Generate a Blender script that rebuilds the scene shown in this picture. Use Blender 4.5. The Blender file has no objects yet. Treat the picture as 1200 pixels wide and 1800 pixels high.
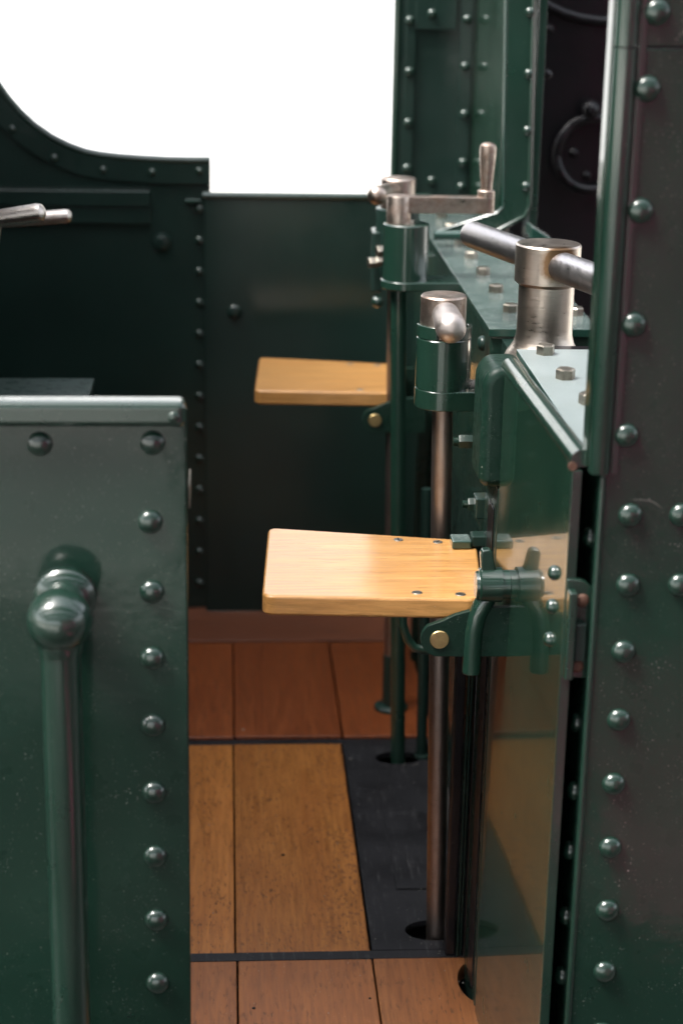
import bpy, bmesh, math, random
from mathutils import Vector, Matrix
random.seed(7)
C = bpy.context.scene.collection
S = bpy.context.scene
R = math.radians
PI = math.pi

# ------------------------------------------------------------------ camera
CAM = Vector((0, 0, 1.87))
cam_d = bpy.data.cameras.new('camera')
cam = bpy.data.objects.new('camera', cam_d)
C.objects.link(cam)
cam_d.sensor_fit = 'HORIZONTAL'
cam_d.sensor_width = 24
cam_d.lens = 24 * 3225 / 1200
cam_d.clip_start = 0.05
cam_d.clip_end = 500
cam.matrix_world = (Matrix.Translation(CAM) @ Matrix.Rotation(R(-3.799), 4, 'Z')
                    @ Matrix.Rotation(R(90 - 17.807), 4, 'X') @ Matrix.Rotation(R(1.1), 4, 'Z'))
cam_d.dof.use_dof = True
cam_d.dof.focus_distance = 3.08
cam_d.dof.aperture_fstop = 3.0
S.camera = cam

# ------------------------------------------------------------------ sky, sun, exposure
SUN_ELEV, SUN_AZ = 58, 250         # azimuth the light comes from: the left, a little behind the camera
w = bpy.data.worlds.new('World')
S.world = w
w.use_nodes = True
nt = w.node_tree
nt.nodes.clear()
sky = nt.nodes.new('ShaderNodeTexSky')
sky.sky_type = 'NISHITA'
sky.sun_disc = False
sky.sun_elevation = R(SUN_ELEV)
sky.sun_rotation = R(SUN_AZ)
sky.dust_density = 4.0
sky.air_density = 1.0
hs = nt.nodes.new('ShaderNodeHueSaturation')
hs.inputs['Saturation'].default_value = 0.30
bg = nt.nodes.new('ShaderNodeBackground')
bg.inputs['Strength'].default_value = 0.15
wo = nt.nodes.new('ShaderNodeOutputWorld')
nt.links.new(sky.outputs[0], hs.inputs['Color'])
nt.links.new(hs.outputs[0], bg.inputs['Color'])
nt.links.new(bg.outputs[0], wo.inputs['Surface'])
sun_d = bpy.data.lights.new('sun', 'SUN')
sun_d.energy = 1.2
sun_d.angle = R(16)
sun_d.color = (1.0, 0.96, 0.90)
sun = bpy.data.objects.new('sun', sun_d)
C.objects.link(sun)
_e, _a = R(SUN_ELEV), R(SUN_AZ)
_d = Vector((math.sin(_a) * math.cos(_e), math.cos(_a) * math.cos(_e), math.sin(_e)))   # towards the sun
sun.rotation_euler = _d.to_track_quat('Z', 'Y').to_euler()
S.view_settings.view_transform = 'Standard'
S.view_settings.look = 'None'
S.view_settings.gamma = 1
S.view_settings.exposure = 1.9


# ------------------------------------------------------------------ materials
class NT:
    def __init__(s, name):
        s.m = bpy.data.materials.new(name)
        s.m.use_nodes = True
        s.t = s.m.node_tree
        s.b = s.t.nodes['Principled BSDF']
        s.co = s.n('ShaderNodeTexCoord')
        s.oi = s.n('ShaderNodeObjectInfo')

    def n(s, typ, **kw):
        x = s.t.nodes.new(typ)
        for k, v in kw.items():
            setattr(x, k, v)
        return x

    def l(s, a, b):
        s.t.links.new(a, b)

    def vec(s, scale=(1, 1, 1), rand=0.0):
        mp = s.n('ShaderNodeMapping')
        mp.inputs['Scale'].default_value = scale
        s.l(s.co.outputs['Object'], mp.inputs['Vector'])
        if rand:
            mul = s.n('ShaderNodeMath', operation='MULTIPLY')
            mul.inputs[1].default_value = rand
            s.l(s.oi.outputs['Random'], mul.inputs[0])
            s.l(mul.outputs[0], mp.inputs['Location'])
        return mp.outputs[0]

    def noise(s, scale, detail=3, rough=.55, v=None, dist=0):
        x = s.n('ShaderNodeTexNoise')
        x.inputs['Scale'].default_value = scale
        x.inputs['Detail'].default_value = detail
        x.inputs['Roughness'].default_value = rough
        x.inputs['Distortion'].default_value = dist
        s.l(v if v is not None else s.co.outputs['Object'], x.inputs['Vector'])
        return x.outputs['Fac']

    def ramp(s, fac, stops):
        r = s.n('ShaderNodeValToRGB')
        e = r.color_ramp.elements
        while len(e) < len(stops):
            e.new(.5)
        for q, (p, c) in zip(e, stops):
            q.position = p
            q.color = (c, c, c, 1) if isinstance(c, (int, float)) else (*c, 1)
        s.l(fac, r.inputs[0])
        return r.outputs[0]

    def mix(s, fac, a, b, mode='MIX'):
        x = s.n('ShaderNodeMix', data_type='RGBA', blend_type=mode)
        for i, v in ((0, fac), (6, a), (7, b)):
            if hasattr(v, 'is_linked') or hasattr(v, 'links'):
                s.l(v, x.inputs[i])
            elif isinstance(v, (int, float)):
                x.inputs[i].default_value = v
            else:
                x.inputs[i].default_value = (*v, 1)
        return x.outputs[2]

    def math(s, op, a, b=None):
        x = s.n('ShaderNodeMath', operation=op)
        for i, v in ((0, a), (1, b)):
            if v is None:
                continue
            if hasattr(v, 'links'):
                s.l(v, x.inputs[i])
            else:
                x.inputs[i].default_value = v
        return x.outputs[0]

    def bump(s, h, dist, strength=1.0, prev=None):
        b = s.n('ShaderNodeBump')
        b.inputs['Strength'].default_value = strength
        b.inputs['Distance'].default_value = dist
        s.l(h, b.inputs['Height'])
        if prev is not None:
            s.l(prev, b.inputs['Normal'])
        return b.outputs[0]


def paint(name, base, wave=.0006, dust=.35, rough=.28, coat=1.0, crough=.045, dustcol=(.42, .42, .38), ior=1.5, specks=.73, spec=.08, cior=1.5):
    """varnished locomotive paint: slightly wavy coat, fine dust specks and scuffs"""
    k = NT(name)
    b = k.b
    big = k.noise(3.2, 2, .5)
    c1 = k.mix(k.ramp(big, [(.3, 0.), (.7, 1.)]), tuple(x * .82 for x in base), tuple(x * 1.18 for x in base))
    fine = k.noise(330, 2, .6)
    scuff = k.noise(26, 5, .7, k.vec((1, 1, .7)), 1.5)
    spots = k.math('MULTIPLY', k.ramp(fine, [(specks - .06, 0.), (specks, 1.)]), k.ramp(scuff, [(.47, 0.), (.66, 1.)]))
    warp = k.n('ShaderNodeTexNoise')
    warp.inputs['Scale'].default_value = 4
    k.l(k.co.outputs['Object'], warp.inputs['Vector'])
    lines = k.n('ShaderNodeTexVoronoi', feature='DISTANCE_TO_EDGE')
    lines.inputs['Scale'].default_value = 9
    k.l(k.mix(.35, k.vec((1, 1, 2.6)), warp.outputs['Color']), lines.inputs['Vector'])
    ln = k.ramp(lines.outputs['Distance'], [(0., 1.), (.006, 0.)])
    lnm = k.math('MULTIPLY', ln, k.ramp(k.noise(7, 4, .6), [(.63, 0.), (.70, .35)]))
    d = k.math('MULTIPLY', k.math('MAXIMUM', spots, lnm), dust)
    k.l(k.mix(d, c1, dustcol), b.inputs['Base Color'])
    b.inputs['IOR'].default_value = ior
    r = k.ramp(k.noise(12, 4, .6), [(.3, rough * .8), (.75, min(1, rough * 1.5))])
    k.l(r, b.inputs['Roughness'])
    b.inputs['Specular IOR Level'].default_value = spec
    b.inputs['Coat Weight'].default_value = coat
    b.inputs['Coat IOR'].default_value = cior
    k.l(k.ramp(k.noise(40, 3, .6), [(.35, crough), (.8, crough * 2.2)]), b.inputs['Coat Roughness'])
    nb = k.bump(k.noise(5.5, 1.5, .45), wave)
    nb = k.bump(k.noise(60, 2, .5), wave * .06, 1, nb)
    k.l(nb, b.inputs['Normal'])
    k.l(nb, b.inputs['Coat Normal'])
    return k.m


def steel(name, base=(.56, .51, .47), rough=.3, rust=.5, stretch=(1, 1, 22), rustcol=(.20, .105, .05), lo=.50, stain=None):
    k = NT(name)
    b = k.b
    b.inputs['Metallic'].default_value = 1
    br = k.noise(38, 4, .7, k.vec(stretch))
    base_c = k.mix(br, tuple(x * .80 for x in base), tuple(min(1, x * 1.16) for x in base))
    pat = k.noise(17, 6, .72)
    fac = k.ramp(pat, [(lo, 0.), (lo + .22, rust)])
    col = k.mix(fac, base_c, rustcol)
    pit = k.ramp(k.noise(120, 2, .5), [(.66, 0.), (.72, 0. if stain else .6)])
    col = k.mix(pit, col, tuple(x * .55 for x in base))
    if stain:                                   # brown stain round the hole the bar passes through
        vm = k.n('ShaderNodeVectorMath', operation='DISTANCE')
        vm.inputs[1].default_value = stain[0]
        k.l(k.co.outputs['Object'], vm.inputs[0])
        dd = k.math('ADD', vm.outputs['Value'], k.math('MULTIPLY', k.noise(45, 3, .6), .016))
        rr_ = k.n('ShaderNodeMapRange')
        rr_.inputs['From Min'].default_value = stain[1] + .008
        rr_.inputs['From Max'].default_value = stain[2]
        rr_.inputs['To Min'].default_value = .9
        rr_.inputs['To Max'].default_value = 0
        k.l(dd, rr_.inputs['Value'])
        col = k.mix(rr_.outputs[0], col, (.17, .085, .03))
    k.l(col, b.inputs['Base Color'])
    k.l(k.math('ADD', k.ramp(br, [(.25, rough * .75), (.8, rough * 1.3)]), k.math('MULTIPLY', fac, .25)), b.inputs['Roughness'])
    nb = k.bump(br, .0003)
    nb = k.bump(k.noise(140, 2), .00012, 1, nb)
    k.l(nb, b.inputs['Normal'])
    return k.m


def wood(name, c_dark, c_mid, c_light, axis=1, pores=.5, rough=.42, knots=0, coat=.3, poresc=1.0, blotch=.4, crough=.25, spec=.25):
    """grain runs along local axis 0 (x) or 1 (y)"""
    k = NT(name)
    b = k.b
    st = [7, 7, 7]
    st[axis] = .55
    v = k.vec(tuple(st), 37.)
    g1 = k.noise(3.2, 5, .62, v, 1.1)
    st2 = [60, 60, 60]
    st2[axis] = 4
    v2 = k.vec(tuple(st2), 91.)
    g2 = k.noise(2.2, 4, .65, v2, .3)
    col = k.mix(k.ramp(g1, [(.30, 0.), (.70, 1.)]), c_dark, c_light)
    col = k.mix(.5, col, c_mid)
    col = k.mix(k.ramp(g2, [(.34, .55), (.60, 0.)]), col, tuple(x * .45 for x in c_dark))
    bl = k.noise(5, 3, .6, k.vec((1, 1, 1), 13.))
    col = k.mix(k.math('MULTIPLY', k.ramp(bl, [(.42, 0.), (.7, 1.)]), blotch), col, c_dark)
    st3 = [150 * poresc, 150 * poresc, 150 * poresc]
    st3[axis] = 30 * poresc
    pv = k.noise(1.0, 3, .6, k.vec(tuple(st3), 57.))
    area = k.ramp(k.noise(6, 3, .6, k.vec((1, 1, 1), 21.)), [(.36, .15), (.62, 1.)])
    pf = k.math('MULTIPLY', k.ramp(pv, [(.57, 0.), (.63, 1.)]), area)
    pf = k.math('MULTIPLY', pf, pores)
    col = k.mix(pf, col, (.045, .021, .013))
    if knots:                                   # bird's eye spots gathered in one band
        vo = k.n('ShaderNodeTexVoronoi')
        vo.inputs['Scale'].default_value = 70
        k.l(k.vec((1, .8, 1), 5.), vo.inputs['Vector'])
        eye = k.ramp(vo.outputs['Distance'], [(.0, .9), (.16, .35), (.24, .9), (.32, 0.)])
        am = k.ramp(k.noise(4.2, 2, .5, k.vec((1, 1, 1), 71.)), [(.48, 0.), (.60, 1.)])
        sx = k.n('ShaderNodeSeparateXYZ')
        k.l(k.co.outputs['Object'], sx.inputs[0])
        am = k.math('MULTIPLY', k.ramp(sx.outputs[0], [(.15, 0.), (.24, 1.)]), k.ramp(k.noise(9, 3, .6), [(.36, 0.), (.52, 1.)]))
        col = k.mix(k.math('MULTIPLY', k.math('MULTIPLY', eye, am), knots), col, (.13, .055, .026))
    sp = k.ramp(k.noise(420, 1, .5), [(.77, 0.), (.80, .55)])
    col = k.mix(sp, col, (.5, .45, .40))
    # a little hue drift from board to board
    hsv = k.n('ShaderNodeHueSaturation')
    k.l(col, hsv.inputs['Color'])
    k.l(k.ramp(k.oi.outputs['Random'], [(0., .86), (1., 1.12)]), hsv.inputs['Value'])
    k.l(hsv.outputs[0], b.inputs['Base Color'])
    k.l(k.ramp(g2, [(.3, rough * .8), (.7, rough * 1.25)]), b.inputs['Roughness'])
    b.inputs['Coat Weight'].default_value = coat
    b.inputs['Coat Roughness'].default_value = crough
    b.inputs['Specular IOR Level'].default_value = spec
    nb = k.bump(g2, .0004)
    inv = k.math('SUBTRACT', 1.0, pf)
    nb = k.bump(inv, .0006, 1, nb)
    k.l(nb, b.inputs['Normal'])
    return k.m


def plain(name, base, rough=.6, var=.15, sc=8, bump=.0, metallic=0, coat=0, c2=None, spec=.5):
    k = NT(name)
    n1 = k.noise(sc, 5, .62)
    a = tuple(x * (1 - var) for x in base)
    c = c2 or tuple(x * (1 + var) for x in base)
    k.l(k.mix(k.ramp(n1, [(.3, 0.), (.7, 1.)]), a, c), k.b.inputs['Base Color'])
    k.b.inputs['Roughness'].default_value = rough
    k.b.inputs['Metallic'].default_value = metallic
    k.b.inputs['Coat Weight'].default_value = coat
    k.b.inputs['Specular IOR Level'].default_value = spec
    if bump:
        k.l(k.bump(k.noise(sc * 9, 4, .6), bump), k.b.inputs['Normal'])
    return k.m


def dusty(name, film, specks=.75, rough=.3, sheen=.2):
    '''green paint under an even pale film (dust; painted sky sheen on the locker) with fine bright specks'''
    k = NT(name)
    b = k.b
    soft = k.noise(14, 4, .6)
    ge = k.n('ShaderNodeNewGeometry')
    sz = k.n('ShaderNodeSeparateXYZ')
    k.l(ge.outputs['Normal'], sz.inputs[0])
    up = k.ramp(sz.outputs[2], [(.35, 0.), (.9, 1.)])
    f = k.math('MULTIPLY', k.math('MULTIPLY', k.ramp(soft, [(.25, .75), (.75, 1.2)]), film), up)
    col = k.mix(f, (.011, .045, .033), (.38, .46, .47))
    sp = k.ramp(k.noise(620, 1, .5), [(.60, 0.), (.70, specks)])
    col = k.mix(k.math('MULTIPLY', up, k.math('MULTIPLY', sp, k.ramp(k.noise(22, 4, .65), [(.40, .1), (.62, 1.)]))), col, (.62, .65, .62))
    k.l(col, b.inputs['Base Color'])
    b.inputs['Roughness'].default_value = rough
    k.l(k.math('MULTIPLY', up, sheen), b.inputs['Sheen Weight'])
    b.inputs['Sheen Roughness'].default_value = .45
    b.inputs['Coat Weight'].default_value = .8
    b.inputs['Coat Roughness'].default_value = rough
    k.l(k.bump(k.noise(300, 2, .5), .0002), b.inputs['Normal'])
    return k.m


GREEN = (.0088, .0295, .0200)
M = {}
M['green'] = paint('green_paint', GREEN, .0007, .30, .30, 1.0, .085, spec=.30, cior=1.62)
M['green_flat'] = paint('green_paint_plate', GREEN, .0034, .80, .28, 1.0, .080, specks=.70)
M['green_mirror'] = paint('green_paint_polished', (.0085, .027, .017), .00022, .45, .2, .70, .035, specks=.72)
M['green_dusty'] = dusty('green_paint_dusty', .115, .9, .17, .16)
M['green_sheen'] = dusty('green_paint_sky_sheen', .36, .30, .35, .6)  # pale bluish film paints the sky's sheen onto the locker lid
M['green_dark'] = paint('green_paint_far', (.0105, .0255, .0205), .0010, .12, .4, .7, .11)
M['green_soft'] = paint('green_paint_soft', (.0062, .021, .0145), .0006, .5, .4, .28, .22, specks=.70)  # low-varnish green, darkened to carry the shade of deep inner parts
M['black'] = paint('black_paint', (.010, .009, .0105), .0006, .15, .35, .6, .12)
M['steel'] = steel('bright_steel')
M['steel_turned'] = steel('turned_steel', (.55, .48, .415), .33, .30, (1, 1, 9), (.36, .22, .10), .60, stain=((.0115, -.057, 1.311), .030, .050))
M['steel_soft'] = steel('handled_steel', (.50, .45, .42), .50, .45, (1, 1, 2), (.30, .17, .10), .54)
M['steel_grey'] = steel('grey_steel', (.46, .44, .44), .36, .15, (6, 1, 1), (.2, .12, .07), .6)
M['steel_worn'] = steel('worn_steel', (.53, .45, .39), .33, .75, (1, 1, 2), (.17, .08, .045), .44)
M['steel_pole'] = steel('rod_steel', (.37, .32, .295), .38, .4, (25, 25, .5), (.15, .085, .055), .5)
M['bolt'] = steel('bolt_steel', (.34, .31, .26), .38, .7, (1, 1, 1), (.075, .055, .035), .45)
M['brass'] = steel('brass', (.55, .42, .20), .38, .5, (30, 1, 1), (.20, .14, .06), .45)
M['seat_wood'] = wood('seat_beech', (.50, .235, .066), (.585, .30, .095), (.65, .36, .125), 0, .18, .36, 0, .75, .9, .45, .12)
M['plank'] = wood('floor_teak', (.29, .098, .021), (.375, .142, .031), (.45, .190, .045), 1, .70, .42, .95, .22, 1.8)
M['plank_red'] = wood('floor_mahogany', (.155, .036, .010), (.20, .052, .014), (.245, .070, .019), 1, .4, .40, 0, .22, 1.1)
M['plank_front'] = wood('floor_teak_worn', (.215, .076, .026), (.265, .102, .036), (.305, .126, .047), 1, .55, .48, 0, .15, 1.0)
M['plank_cross'] = wood('floor_cross_board', (.12, .040, .020), (.15, .052, .026), (.18, .066, .034), 0, .3, .5, 0, .1, 1.0)


def lino():
    k = NT('black_rubber_plate')
    n1 = k.noise(6, 5, .65)
    col = k.mix(k.ramp(n1, [(.35, 0.), (.7, 1.)]), (.0088, .0088, .0102), (.0175, .0178, .0205))
    scr = k.noise(3.0, 5, .8, k.vec((30, 3, 1)))
    col = k.mix(k.math('MULTIPLY', k.ramp(scr, [(.56, 0.), (.70, .5)]), 1.0), col, (.11, .11, .112))
    sp = k.ramp(k.noise(300, 2, .5), [(.70, 0.), (.76, .7)])
    col = k.mix(k.math('MULTIPLY', sp, k.ramp(k.noise(8, 3), [(.45, 0.), (.65, 1.)])), col, (.32, .29, .26))
    k.l(col, k.b.inputs['Base Color'])
    k.l(k.ramp(n1, [(.3, .34), (.7, .55)]), k.b.inputs['Roughness'])
    k.b.inputs['Specular IOR Level'].default_value = .22
    k.l(k.bump(k.noise(90, 4, .6), .0003), k.b.inputs['Normal'])
    return k.m


M['lino'] = lino()
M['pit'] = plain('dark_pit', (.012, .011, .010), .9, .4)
M['grit'] = plain('coal_dust', (.12, .11, .10), .9, .6, 300, .001, c2=(.34, .32, .29))
M['ochre'] = plain('rubbed_primer', (.27, .13, .03), .6, .5, 60, .0003)
M['rust'] = plain('rusty_screw', (.10, .048, .03), .7, .4, 40, .0005)
M['white_wall'] = plain('white_render', (.85, .85, .84), .8, .03, 2, .001)
M['concrete'] = plain('pale_concrete', (.55, .54, .50), .8, .10, 1.5, .001)
M['paving'] = plain('brick_paving', (.055, .040, .036), .85, .3, 3, .002)
M['grey_strip'] = plain('grey_strip', (.22, .21, .19), .85, .3, 3, .002)
M['pale_strip'] = plain('pale_strip', (.76, .74, .68), .85, .12, 1.2, .001)
M['red_strip'] = plain('red_strip', (.34, .06, .12), .8, .4, 5, .001)
M['crimson'] = plain('crimson_paint', (.66, .07, .24), .7, .25, 4, .001)
M['roof'] = plain('dark_felt', (.05, .05, .05), .9)
M['ballast'] = plain('ballast', (.10, .092, .085), .9, .4, 12, .01)
M['maroon'] = paint('maroon_paint', (.10, .018, .020), .001, .1)
M['cream'] = paint('cream_paint', (.55, .47, .33), .001, .1)
M['dark_glass'] = plain('dark_window_glass', (.01, .012, .013), .08, .1)
M['rail'] = steel('rail_steel', (.3, .22, .17), .5, .8)


# ------------------------------------------------------------------ geometry helpers
class MB:
    """collects shapes into one bmesh"""
    def __init__(s):
        s.b = bmesh.new()

    def box(s, x0, x1, y0, y1, z0, z1):
        v = [s.b.verts.new((x, y, z)) for z in (z0, z1) for y in (y0, y1) for x in (x0, x1)]
        for f in ((0, 2, 3, 1), (4, 5, 7, 6), (0, 1, 5, 4), (2, 6, 7, 3), (0, 4, 6, 2), (1, 3, 7, 5)):
            s.b.faces.new([v[i] for i in f])
        return s

    def ring(s, c, u, vv, r, n, r2=None):
        r2 = r if r2 is None else r2
        return [s.b.verts.new(c + u * (r * math.cos(2 * PI * i / n)) + vv * (r2 * math.sin(2 * PI * i / n))) for i in range(n)]

    def skin(s, rings, cap=True):
        for a, b in zip(rings, rings[1:]):
            n = len(a)
            for i in range(n):
                s.b.faces.new((a[i], a[(i + 1) % n], b[(i + 1) % n], b[i]))
        if cap:
            s.b.faces.new(list(reversed(rings[0])))
            s.b.faces.new(rings[-1])

    def lathe(s, p, axis, prof, n=32, cap=True):
        """prof: list of (distance along axis, radius)"""
        p, axis = Vector(p), Vector(axis).normalized()
        u = axis.orthogonal().normalized()
        vv = axis.cross(u)
        s.skin([s.ring(p + axis * t, u, vv, max(r, 1e-4), n) for t, r in prof], cap)
        return s

    def cyl(s, p0, p1, r, r1=None, n=28):
        p0, p1 = Vector(p0), Vector(p1)
        return s.lathe(p0, p1 - p0, [(0, r), ((p1 - p0).length, r if r1 is None else r1)], n)

    def tube(s, pts, r, n=16, cap=True):
        pts = [Vector(p) for p in pts]
        rr = r if isinstance(r, (list, tuple)) else [r] * len(pts)
        t0 = (pts[1] - pts[0]).normalized()
        u = t0.orthogonal().normalized()
        rings = []
        for i, p in enumerate(pts):
            a = pts[max(i - 1, 0)]
            c = pts[min(i + 1, len(pts) - 1)]
            t = (c - a).normalized()
            u = (u - t * u.dot(t)).normalized()
            rings.append(s.ring(p, u, t.cross(u), rr[i], n))
        s.skin(rings, cap)
        return s

    def prism(s, poly, axis, a0, a1):
        """poly of 2-D points in the plane normal to axis ('x','y','z'), extruded a0..a1"""
        def P(q, a):
            return {'x': (a, q[0], q[1]), 'y': (q[0], a, q[1]), 'z': (q[0], q[1], a)}[axis]
        lo = [s.b.verts.new(P(q, a0)) for q in poly]
        hi = [s.b.verts.new(P(q, a1)) for q in poly]
        n = len(poly)
        s.b.faces.new(lo)
        s.b.faces.new(list(reversed(hi)))
        for i in range(n):
            s.b.faces.new((lo[i], hi[i], hi[(i + 1) % n], lo[(i + 1) % n]))
        return s

    def holed(s, outer, holes, axis, a0, a1):
        """plate with holes: outlines filled by triangles, then extruded"""
        def P(q, a):
            return {'x': (a, q[0], q[1]), 'y': (q[0], a, q[1]), 'z': (q[0], q[1], a)}[axis]
        for a in (a0, a1):
            es = []
            for loop in [outer] + holes:
                vs = [s.b.verts.new(P(q, a)) for q in loop]
                es += [s.b.edges.new((vs[i], vs[(i + 1) % len(vs)])) for i in range(len(vs))]
            bmesh.ops.triangle_fill(s.b, edges=es, use_beauty=True)
        for loop in [outer] + holes:
            n = len(loop)
            for i in range(n):
                s.b.faces.new([s.b.verts.new(P(*q)) for q in ((loop[i], a0), (loop[(i + 1) % n], a0), (loop[(i + 1) % n], a1), (loop[i], a1))])
        bmesh.ops.remove_doubles(s.b, verts=s.b.verts, dist=1e-5)
        return s

    def dome(s, p, axis, r, h, n=18, m=6):
        prof = [(h * math.sin(PI / 2 * i / m), r * math.cos(PI / 2 * i / m)) for i in range(m + 1)]
        return s.lathe(p, axis, prof, n)

    def ball(s, p, r, n=28):
        m = 14
        return s.lathe(Vector(p) - Vector((0, 0, r)), (0, 0, 1), [(r - r * math.cos(PI * i / m), r * math.sin(PI * i / m)) for i in range(m + 1)], n)

    def build(s, name, mat, parent=None, bevel=0, seg=2, smooth=35):
        bmesh.ops.recalc_face_normals(s.b, faces=s.b.faces)
        me = bpy.data.meshes.new(name)
        for f in s.b.faces:
            f.smooth = bool(smooth)
        s.b.to_mesh(me)
        s.b.free()
        root = parent
        off = Vector((0, 0, 0))
        while root is not None:
            off += root.location
            root = root.parent
        if off.length:
            me.transform(Matrix.Translation(-off))
        if smooth:
            me.set_sharp_from_angle(angle=R(smooth))
        me.materials.append(mat)
        o = bpy.data.objects.new(name, me)
        C.objects.link(o)
        if parent is not None:
            o.parent = parent
        if bevel:
            bv = o.modifiers.new('bevel', 'BEVEL')
            bv.width = bevel
            bv.segments = seg
            bv.limit_method = 'ANGLE'
            bv.angle_limit = R(40)
            bv.harden_normals = True
        return o


def thing(name, label, cat, loc, group=None):
    o = bpy.data.objects.new(name, None)
    o.empty_display_size = .05
    C.objects.link(o)
    o.location = loc
    o['label'] = label
    o['category'] = cat
    if group:
        o['group'] = group
    return o


def tag(o, label, cat, group=None):
    o['label'] = label
    o['category'] = cat
    if group:
        o['group'] = group
    return o


def structure(o):
    o['kind'] = 'structure'
    return o


def spread(name, proto_mb, mat, parent, places):
    """alike pieces that share one mesh: places are (position, axis) with the mesh built along +Z"""
    me = None
    off = Vector((0, 0, 0))
    q = parent
    while q is not None:
        off += q.location
        q = q.parent
    out = []
    for p, ax in places:
        if me is None:
            o = proto_mb.build(name, mat)
            me = o.data
        else:
            o = bpy.data.objects.new(name, me)
            C.objects.link(o)
        o.parent = parent
        o.location = Vector(p) - off
        o.rotation_euler = (Vector(ax).to_track_quat('Z', 'Y') @ Matrix.Rotation(random.uniform(0, 6), 3, 'Z').to_quaternion()).to_euler()
        out.append(o)
    return out


def rivet_mb(r, h):
    b = MB()
    m = 6
    prof = [(-.002, r * 1.0), (0, r)] + [(h * math.sin(PI / 2 * i / m), r * math.cos(PI / 2 * i / m) ** .9) for i in range(1, m)] + [(h, r * .08)]
    return b.lathe((0, 0, 0), (0, 0, 1), prof, 20)


def hex_mb(r, h, washer=0):
    b = MB()
    if washer:
        b.lathe((0, 0, -.001), (0, 0, 1), [(0, washer), (.0025, washer)], 20)
    b.lathe((0, 0, 0), (0, 0, 1), [(0, r), (h * .86, r), (h, r * .86)], 6)
    return b


_F = 3225.0
_MW = cam.matrix_world.copy()


def at(px, py, X=None, Y=None, Z=None):
    """the world point seen at a pixel of the 1200 x 1800 photograph, on the plane X, Y or Z = const"""
    d = _MW.to_3x3() @ Vector(((px - 600) / _F, -(py - 900) / _F, -1.0))
    t = (X - CAM.x) / d.x if X is not None else (Y - CAM.y) / d.y if Y is not None else (Z - CAM.z) / d.z
    return CAM + d * t


YN, YF = 2.30, 4.90

# ================================================================== THE SETTING
structure(MB().box(-60, 60, -60, 120, -1.32, -1.30).build('ground', M['ballast']))
structure(MB().box(-40, 40, -30, .95, -1.299, -.32).build('platform', M['paving'], bevel=.02))
structure(MB().box(-40, -.06, -29.9, -1.3, -.3205, -.312).build('pale_reflection_strip', M['pale_strip']))  # added unseen pale surface, shaped for its reflection in the left panel
structure(MB().box(-40, -.06, -1.298, -.35, -.3205, -.312).build('grey_reflection_strip', M['grey_strip']))  # added unseen mid tone so that reflection fades downwards
structure(MB().box(.95, 1.6, -.7, .93, -.3205, -.312).build('red_reflection_strip', M['red_strip']))  # added unseen red patch, reflected low in the right pillar
structure(MB().box(-60, 60, 6.6, 60, -1.299, -1.18).build('yard_paving', M['concrete']))

wl = MB().box(-60, 60, 24, 24.4, -1.179, 9.5).build('backdrop_wall', M['white_wall'])  # added wall: stands in for the blown-out background and bounces light
tag(wl, 'added plain white wall standing in for the blank bright background', 'wall')

for yr in (2.95, 4.385):
    b = MB()
    b.prism([(yr - .07, -1.297), (yr + .07, -1.297), (yr + .07, -1.27), (yr + .01, -1.26), (yr + .01, -1.18), (yr + .035, -1.17), (yr + .035, -1.14), (yr - .035, -1.14), (yr - .035, -1.17), (yr - .01, -1.18), (yr - .01, -1.26), (yr - .07, -1.27)], 'x', -20, 20)
    o = b.build('rail', M['rail'])
    structure(o)

# added unseen canopy: dims the near side, deck gaps glint in the varnish
cn = thing('shade_canopy', 'added dark slotted canopy, unseen overhead, shading the near side', 'canopy', (0, -2, 3.7))
for y0, y1 in ((-7.0, -4.6), (-4.0, -2.5), (-1.9, -.5), (.1, 1.15)):
    MB().box(-9, 9, y0, y1, 3.70, 3.78).build('deck', M['roof'], cn, .004)
for x in (-8, -4.2, 4.2, 8):
    MB().box(x - .09, x + .09, -6.9, 2.2, 3.50, 3.698).build('beam', M['roof'], cn, .004)
    MB().cyl((x, -2.2, -.318), (x, -2.2, 3.499), .09).build('column', M['roof'], cn)

# added maroon hut behind the camera, only for its reflection in the varnish
cr = thing('reflection_hut', 'added maroon hut, unseen behind the camera, reflected in the tender paint', 'hut', (3, -1.6, -.32))
MB().box(.75, 6.0, -4.2, -1.62, -.318, 2.25).build('hut_frame', M['pit'], cr, .01)
for i in range(26):
    MB().box(.75 + .2 * i, .946 + .2 * i, -1.619, -1.595, -.318, 2.249).build('board', M['crimson'] if i % 7 < 5 else M['pit'], cr, .004)
MB().prism([(-4.4, 2.26), (-1.4, 2.26), (-1.4, 2.34), (-2.9, 2.9), (-4.4, 2.34)], 'x', .55, 6.2).build('roof', M['roof'], cr, .01)

# ================================================================== FOOTPLATE FLOOR
fl = MB().box(-1.6, .52, 2.32, 4.94, -.12, -.055).build('floor', M['pit'])
structure(fl)
XS = [-.53, -.245, .018, .277]                    # joints between boards
for i in range(3):
    g = .0016
    MB().box(XS[i] + g, XS[i + 1] - g - (.001 if i == 2 else 0), 3.072, 4.0, -.03, -.001 * (i % 2)).build('plank', M['plank'], fl, .0016)
    MB().box(XS[i] + g + .002, XS[i + 1] - g + .003, 4.032, 4.64, -.03, .004 + .001 * i).build('plank', M['plank_red'], fl, .003)
MB().box(.2825, .50, 4.032, 4.64, -.03, .005).build('plank', M['plank_red'], fl, .003)
XF = [-.27, .0215, .2765, .4555]
for i in range(2):
    MB().box(XF[i] + .0016, XF[i + 1] - .0016, 2.33, 3.040, -.03, .001).build('plank', M['plank_front'], fl, .002)
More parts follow.
